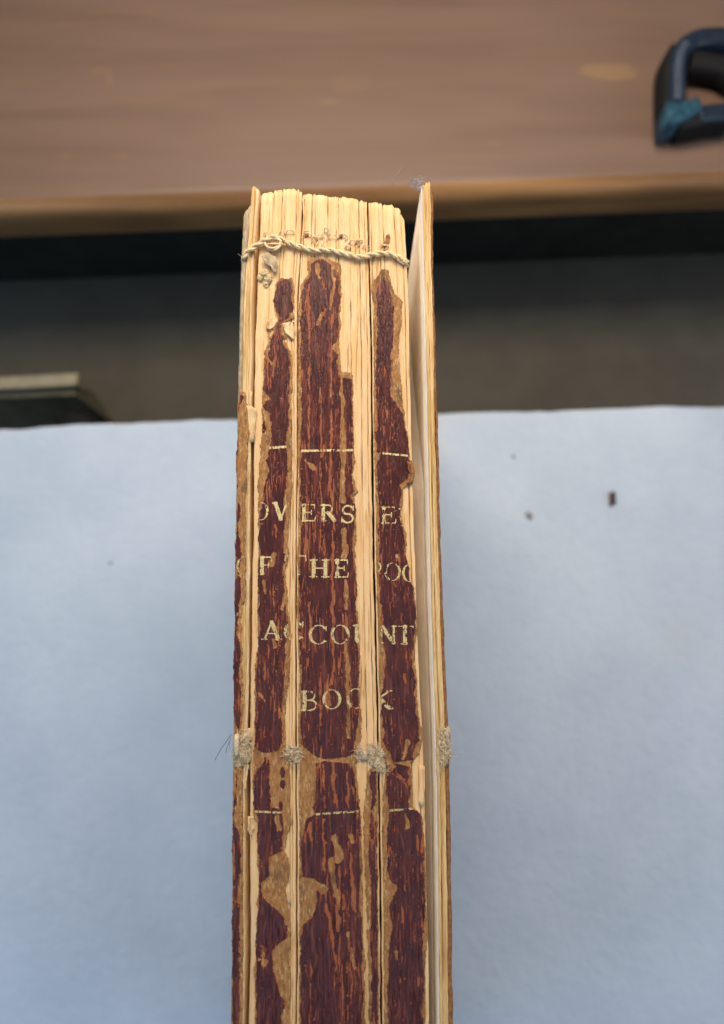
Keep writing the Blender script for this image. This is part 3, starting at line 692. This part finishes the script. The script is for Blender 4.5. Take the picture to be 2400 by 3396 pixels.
LETTERS = [(3,'O',205,325,400,525,(0,)),(3,'V',350,465,400,522,(0,)),(3,'E',548,660,413,532,(1,)),(3,'R',685,805,415,532,(1,)),(3,'S',822,940,420,545,(1,)),(3,'E',1112,1228,430,548,(2,)),(3,'R',1240,1355,440,560,(2,)),
 (3,'O',94,200,782,908,(3,)),(3,'F',252,352,782,908,(0,)),(3,'T',432,592,772,912,(0,1)),(3,'H',612,752,803,928,(1,)),(3,'E',782,892,803,930,(1,)),(3,'P',1038,1132,822,945,(2,)),(3,'O',1140,1258,826,952,(2,)),(3,'O',1264,1382,835,960,(2,)),
 (4,'A',262,390,203,328,(0,)),(4,'C',402,550,205,332,(0,1)),(4,'C',572,706,228,358,(1,)),(4,'O',722,852,228,356,(1,)),(4,'U',872,1000,228,352,(1,)),(4,'N',1045,1165,233,352,(2,)),(4,'T',1160,1282,233,357,(2,)),
 (4,'B',520,645,672,803,(1,)),(4,'O',666,796,662,792,(1,)),(4,'O',828,955,655,788,(1,)),(4,'K',985,1138,668,792,(2,))]
for k, (vw, ch, xa, xb, ya, yb, strips) in enumerate(LETTERS):
    a = av(vw, xa, yb); b = av(vw, xb, ya)
    asp = (b[0] - a[0]) / (b[1] - a[1])
    for s in strips:
        fld, par = STR[s]
        ins = lambda X, Y, a=a, b=b, ch=ch, asp=asp: glyph_mask(ch, (X - a[0]) / (b[0] - a[0]), (Y - a[1]) / (b[1] - a[1]), asp)
        wr = {0: 0.42, 1: 0.40, 2: 0.30, 3: 0.45}[s]
        gilt_patch('letter', a[0] - 0.0002, b[0] + 0.0002, a[1] - 0.0002, b[1] + 0.0002, ins, fld, par, wr, 70 + k, 0.15)
LINES = [(2,0,315,450,1041,1030,24),(2,1,550,922,1060,1055,22),(2,2,1105,1308,1075,1095,20),(5,0,275,445,622,630,17),(5,1,655,928,640,619,17),(5,2,1108,1285,617,601,17)]
for k, (vw, s, xa, xb, ya, yb, wd) in enumerate(LINES):
    a = av(vw, xa, ya); b = av(vw, xb, yb); hw = wd * PXM / VIEW[vw][2] * 0.42
    fld, par = STR[s]
    ins = lambda X, Y, a=a, b=b, hw=hw: np.abs(Y - (a[1] + (b[1] - a[1]) * (X - a[0]) / (b[0] - a[0]))) < hw
    gilt_patch('gold_rule', a[0], b[0], min(a[1], b[1]) - 2 * hw, max(a[1], b[1]) + 2 * hw, ins, fld, par, 0.38 if k < 3 else 0.22, 110 + k, 0.1)

# ---- torn paper flakes and the ragged hinge paper
def flake(name, pts, z, lift, mat, parent, seed, n=1):
    """thin torn scrap: outline in (view, X, Y), curling up by lift at its free edge"""
    C = [Vector(av(*p)) for p in pts]; c = sum(C, Vector()) / len(C)
    out = []
    for i in range(len(C)):
        a, b = C[i], C[(i + 1) % len(C)]
        for k in range(4):
            p = a.lerp(b, k / 4); out.append(p + Vector((RS.uniform(-1, 1) * 0.00012, RS.uniform(-1, 1) * 0.00012, 0)))
    m = len(out); v, f = [], []
    rings = (0.0, 0.4, 0.75, 1.0)
    for lay in (0, -0.00012):
        for r in rings[1:]:
            for i, p in enumerate(out):
                q = c.lerp(p, r)
                v.append((q.x, q.y, z + lay + lift * r * r * (0.5 + 0.5 * math.sin(i * 0.8 + seed)) + 0.00005 * RS.uniform(-1, 1)))
        v.append((c.x, c.y, z + lay))
    K = 3 * m + 1
    for lay in (0, 1):
        o = lay * K
        for i in range(m):
            j = (i + 1) % m
            tri = (o + 3 * m, o + i, o + j); f.append(tri if lay == 0 else tri[::-1])
            for r in range(2):
                q = (o + r * m + i, o + (r + 1) * m + i, o + (r + 1) * m + j, o + r * m + j); f.append(q if lay == 0 else q[::-1])
    for i in range(m):
        j = (i + 1) % m; f.append((2 * m + i, K + 2 * m + i, K + 2 * m + j, 2 * m + j))
    return pymesh(name, v, f, mat, parent)
Z1 = H + 0.00025
flake('paper_flake', [(1,352,985),(1,400,945),(1,425,975),(1,410,1010),(1,380,1035),(1,352,1028)], Z1, 0.0004, MAT_FLAP, book, 1)
flake('paper_flake', [(1,455,995),(1,520,985),(1,540,1040),(1,530,1100),(1,480,1060)], Z1, 0.0005, MAT_FLAP, book, 2)
flake('paper_flake', [(2,168,738),(2,205,745),(2,238,770),(2,225,860),(2,222,990),(2,195,1000),(2,180,880)], Z1, 0.0006, MAT_FLAP, lb, 3)
flake('paper_flake', [(5,1300,335),(5,1335,335),(5,1338,440),(5,1325,590),(5,1300,580)], Z1, 0.0004, MAT_PAGE, book, 4)
flake('paper_flake', [(5,205,330),(5,240,325),(5,232,380),(5,212,500),(5,200,440)], Z1, 0.0004, MAT_FLAP, lb, 5)
flake('paper_flake', [(5,232,655),(5,268,650),(5,270,720),(5,250,780),(5,230,740)], Z1, 0.0003, MAT_FLAP, book, 6)
flake('paper_flake', [(4,135,930),(4,185,920),(4,205,960),(4,190,1010),(4,140,990)], Z1, 0.0004, MAT_FLAP, lb, 7)
flake('leather_flake', [(3,1300,110),(3,1345,120),(3,1358,180),(3,1345,265),(3,1290,270),(3,1320,210)], Z1, 0.0007, MAT_COVER, book, 8)
flake('paper_flake', [(6,470,470),(6,495,500),(6,500,560),(6,478,540)], Z1, 0.0002, MAT_FLAP, book, 9)
flake('paper_flake', [(6,975,690),(6,992,650),(6,995,715),(6,980,720)], Z1, 0.0003, MAT_FLAP, book, 10)

# ragged strip of hinge paper along the front joint
def ragged(Y):
    return LB_R(Y) + 0.00015 + 0.0003 * fbm(np.asarray(Y) * 260, np.asarray(Y) * 0 + 3.3, 77, 4)
slab('hinge_paper', lambda Y: LB_R(Y) - 0.0004, ragged, lambda k: av(2, 200, 640)[1], lambda s, Y: H + 0.00012 + 0.0001 * s + 0.00012 * vnoise(np.asarray(Y) * 300, s, 79), H - 0.0006, 4, MAT_FLAP, lb, 0.00003, 77, ytail=at(820, 2470)[1])

# ---- sewing cord across the head
def ply_cord(name, pts, r, pitch, parent, mat, fuzz=150):
    C = catmull(pts, 16)
    root = None
    for ply in range(2):
        tb = Tubes(); s = 0; q = []; rad = []
        for i, p in enumerate(C):
            if i: s += (p - C[i - 1]).length
            t = (C[min(i + 1, len(C) - 1)] - C[max(i - 1, 0)]).normalized()
            n1 = Vector((0, 0, 1)); n1 = (n1 - t * n1.dot(t)).normalized(); n2 = t.cross(n1)
            a = 2 * math.pi * s / pitch + ply * math.pi
            q.append(p + (n1 * math.cos(a) + n2 * math.sin(a)) * r * 0.82)
            rad.append(r * (1 + 0.10 * math.sin(i * 1.7 + ply)))
        tb.add(q, rad, 8)
        for k in range(fuzz):
            i = random.randrange(len(q) - 1); d = Vector((random.uniform(-1, 1), random.uniform(-1, 1), random.uniform(0, 1))).normalized()
            L_ = random.uniform(0.0004, 0.0010); p0 = q[i] + d * r * 0.7
            tb.add([p0, p0 + d * L_ * 0.5, p0 + d * L_ + Vector((random.uniform(-1, 1), random.uniform(-1, 1), 0)) * L_ * 0.6], [0.00004, 0.000035, 0.00002], 3)
        o = tb.build(name if ply == 0 else 'ply', mat, parent if ply == 0 else root)
        if ply == 0: root = o
    return root
zc = H + 0.00075
twine_pts = [(210,572,-.0010),(214,558,-.0002),(232,532,0),(285,494,0.0001),(340,462,0.0003),(400,438,0.0006),(455,455,0.0004),(510,482,0.0001),(570,500,0),(650,520,0),(760,522,0),(860,547,0),(960,566,0),(1040,548,0),(1120,542,0),(1185,560,0),(1235,588,-.0001),(1256,605,-.0012)]
ply_cord('sewing_cord', [av(1, a, b, zc + c) for a, b, c in twine_pts], 0.00042, 0.0052, book, MAT_TWINE)
# fine end that hangs over the last section
ply_cord('sewing_cord', [av(1, a, b, H + c) for a, b, c in [(1180,565,.0005),(1205,588,.0006),(1230,605,.0006),(1250,600,.0004),(1258,630,-.0008)]], 0.00020, 0.002, book, MAT_TWINE, 8)
# knot with its frayed end
tb = Tubes()
for k in range(4):
    cx, cy = 390 + 6 * k, 470 + 14 * (k % 2)
    ring = [Vector(av(1, cx + 46 * math.cos(a), cy + 40 * math.sin(a) * math.cos(k * .5), zc + 0.0006 * math.sin(a + k) + 0.0004)) for a in np.linspace(0.2 * k, 2 * math.pi + 0.2 * k, 20)]
    tb.add(ring, 0.00033, 6)
tb.build('knot', MAT_TWINE, book)
def tuft(name, view, cx, cy, rx, ry, n, zlift, mat, parent, rad=(0.00007, 0.00014), along=0.6, lump=True, into=None):
    tb = into or Tubes(); sc = PXM / VIEW[view][2]; c = Vector(av(view, cx, cy, H)); RX, RY = rx * sc, ry * sc
    for k in range(n):
        a0 = random.uniform(0, 2 * math.pi); rr = math.sqrt(random.random()) * 0.92
        span = random.uniform(0.5, 1.5) * (1 if random.random() < 0.5 else -1)
        wob_ = random.uniform(-0.25, 0.25); dz_ = random.uniform(0.85, 1.12); cross = random.random() < (0.45 if along else 0)
        yy_ = random.uniform(-0.85, 0.85); q = []; ra_ = random.gauss(0.5, 0.9); cr_, sr_ = math.cos(ra_), math.sin(ra_)
        for j in range(8):
            u = j / 7
            if cross:                                   # strands wound over the lump
                xx_ = (u * 2 - 1) * math.sqrt(1 - yy_ * yy_) * 0.98; yv = yy_ + wob_ * math.sin(u * 3)
            else:                                       # strands lying round it
                r_ = rr * (1 + wob_ * u); xx_ = r_ * math.cos(a0 + span * u); yv = r_ * math.sin(a0 + span * u)
            if cross: xx_, yv = xx_ * cr_ - yv * sr_, xx_ * sr_ + yv * cr_
            h2 = max(0.0, 1 - xx_ * xx_ - yv * yv)
            q.append(c + Vector((RX * xx_, RY * yv, -0.0003 + (zlift + 0.0003) * math.sqrt(h2) * dz_)))
        r = random.uniform(*rad); tb.add(q, [r * .5, r, r, r, r, r, r, r * .4], 4)
    if lump:
        nn = 18
        b = len(tb.v); rings = 6
        for i in range(rings):
            th = i / (rings - 1) * math.pi / 2
            for k in range(nn):
                a = 2 * math.pi * k / nn; w_ = 1 + 0.22 * random.uniform(-1, 1)
                tb.v.append(c + Vector((RX * .85 * math.cos(th) * math.cos(a) * w_, RY * .85 * math.cos(th) * math.sin(a) * w_, -0.0006 + (zlift * .85 + .0006) * math.sin(th))))
        for i in range(rings - 1):
            for k in range(nn):
                k2 = (k + 1) % nn; tb.f.append((b + i * nn + k, b + i * nn + k2, b + (i + 1) * nn + k2, b + (i + 1) * nn + k))
    if into: return None
    return tb.build(name, mat, parent)
tbk = Tubes()
for a_ in ((340, 675, 42, 34, 40, .0010), (365, 705, 34, 36, 40, .0009), (318, 700, 26, 30, 25, .0007), (350, 735, 22, 34, 20, .0005)):
    tuft('', 1, *a_, None, None, (0.00005, 0.00013), into=tbk)
tbk.build('frayed_end', MAT_TWINE, book)
flake('leather_flake', [(1,325,575),(1,370,552),(1,420,580),(1,432,640),(1,410,680),(1,385,640),(1,345,620)], H + 0.0010, 0.0005, MAT_GREYCOVER, book, 12)
flake('leather_flake', [(1,365,520),(1,410,465),(1,440,462),(1,430,520),(1,395,545)], H + 0.0016, 0.0003, MAT_COVER, book, 13)
# curled thread loops above the cord
for cx, cy, w_, h_ in ((355,415,22,30),(455,405,24,26),(500,395,26,28),(610,425,30,32),(660,450,20,34),(690,440,26,45),(735,400,18,40),(770,440,30,40),(840,430,28,30),(870,490,16,20),(915,470,34,30),(985,490,22,24),(940,455,20,22),(1110,480,24,16)):
    tb = Tubes()
    for rep in range(2):
        s0 = random.uniform(-0.4, 0.3); jx, jy = random.uniform(-7, 7), random.uniform(-7, 7)
        q = [av(1, cx + jx - w_ * math.cos(a) + 5 * math.sin(3 * a), cy + jy - h_ * math.sin(a) + 20, H + 0.0001 + 0.0008 * math.sin(a) ** 2) for a in np.linspace(s0, math.pi * random.uniform(0.9, 1.3), 12)]
        tb.add(q, random.uniform(0.00009, 0.00017), 5)
    tb.build('thread_loop', MAT_TWINE if cx % 2 == 0 else MAT_FRAY, book)
# stained dabs of leather left above the cord
for pts, sd in (([(1,1120,425),(1,1142,418),(1,1145,470),(1,1120,500),(1,1085,500),(1,1115,465)], 1), ([(1,595,405),(1,622,400),(1,625,435),(1,600,440)], 2), ([(1,820,425),(1,845,420),(1,840,450),(1,822,452)], 3)):
    flake('leather_flake', pts, H + 0.00012, 0.0001, MAT_COVER, book, sd)

# ---- raised sewing supports: frayed cord stubs
WADS = [[(205,170,38,45,45,.0014),(185,235,50,60,60,.0018),(218,270,34,55,45,.0014),(175,310,40,45,40,.0012),(165,180,26,60,30,.0013)],
        [(498,245,36,34,40,.0010),(535,285,40,36,40,.0009),(480,275,26,22,20,.0007),(540,245,22,26,18,.0007)],
        [(950,270,46,40,45,.0012),(1005,245,42,48,45,.0014),(1050,260,36,34,35,.0011),(1030,310,50,42,45,.0012),(1060,350,30,34,30,.0009),(925,285,24,24,18,.0007)],
        [(1468,140,34,46,35,.0012),(1455,200,36,48,40,.0015),(1475,255,30,50,40,.0015),(1452,300,30,44,35,.0012)]]
for wad in WADS:
    tb = Tubes()
    for (cx, cy, rx, ry, n, zl) in wad: tuft('', 5, cx, cy, rx * 0.98, ry * 0.98, int(n * 1.6), zl * 0.55, None, None, (0.00004, 0.00011), into=tb)
    for k in range(75):                                 # loose fibre ends
        cx, cy, rx, ry, n, zl = random.choice(wad); a0 = random.uniform(0, 6.28); L_ = random.uniform(20, 75) * (0.35 + 0.65 * abs(math.sin(a0))); cu = random.uniform(-1.5, 1.5)
        q = [av(5, cx + rx * .7 * math.cos(a0) + L_ * t * math.cos(a0 + cu * t), cy + ry * .7 * math.sin(a0) + L_ * t * math.sin(a0 + cu * t), H + zl * .6 * (1 - t) + .0004) for t in (0, .25, .5, .75, 1)]
        tb.add(q, [.00008, .00007, .00006, .00005, .00003], 3)
    tb.build('frayed_cord', MAT_FRAY, book)
tb = Tubes(); tb.add([av(5, a, b, H + .0016) for a, b in ((160,140),(158,190),(156,250),(160,290))], [.0005, .00065, .0006, .0003], 6)
tb.build('cord_strand', MAT_FRAY, book)
for pts, r in (([(128,140,.001),(100,180,.002),(60,235,.0022),(22,305,.002)], 0.00007), ([(118,180,.001),(100,220,.0015),(90,262,.0015)], 0.00006), ([(125,160,.001),(112,205,.002),(118,240,.001)], 0.00004)):
    tb = Tubes(); tb.add([av(5, a, b, H + c) for a, b, c in pts], r, 4); tb.build('bristle', MAT_HAIR, book)
for k in range(5):
    a0 = random.uniform(-0.6, 0.9); x0, y0 = 1500, 240 + 12 * k
    tb = Tubes(); tb.add([av(5, x0 + t * 60 * math.cos(a0), y0 - t * 60 * math.sin(a0) - 10 * t * t, H + .0008) for t in (0, .3, .6, 1)], 0.00003, 3); tb.build('bristle', MAT_LINT, book)

# ---- lint caught on the head of the back board
lint = Tubes()
for k in range(46):
    c = Vector(av(1, 1318 + random.gauss(0, 17), 95 + random.gauss(0, 20), H - 0.0002 + random.uniform(-.0006, .0006)))
    a = random.uniform(0, 6.28); cur = random.uniform(-3, 3); L_ = random.uniform(.0008, .0022)
    lint.add([c + Vector((math.cos(a + cur * t) * L_ * t, math.sin(a + cur * t) * L_ * t, 0.0003 * math.sin(6 * t + k))) for t in (0, .25, .5, .75, 1)], 0.00004, 3)
lint.add([av(1, 1318, 120, H - .001), av(1, 1330, 128, H - .0005), av(1, 1356, 118, H + .0002)], [.0001, .0003, .0002], 5)
for pts in ([(1215,-10),(1205,20),(1180,40),(1165,70)], [(1075,60),(1078,85),(1072,110)], [(1165,60),(1160,85),(1190,105)]):
    lint.add([Vector(av(1, a, b, H - .001)) for a, b in pts], 0.00003, 3)
lo = lint.build('lint_tuft', MAT_LINT)
tag(lo, 'tiny blue-grey tuft of lint caught on the board head of the book', 'lint')
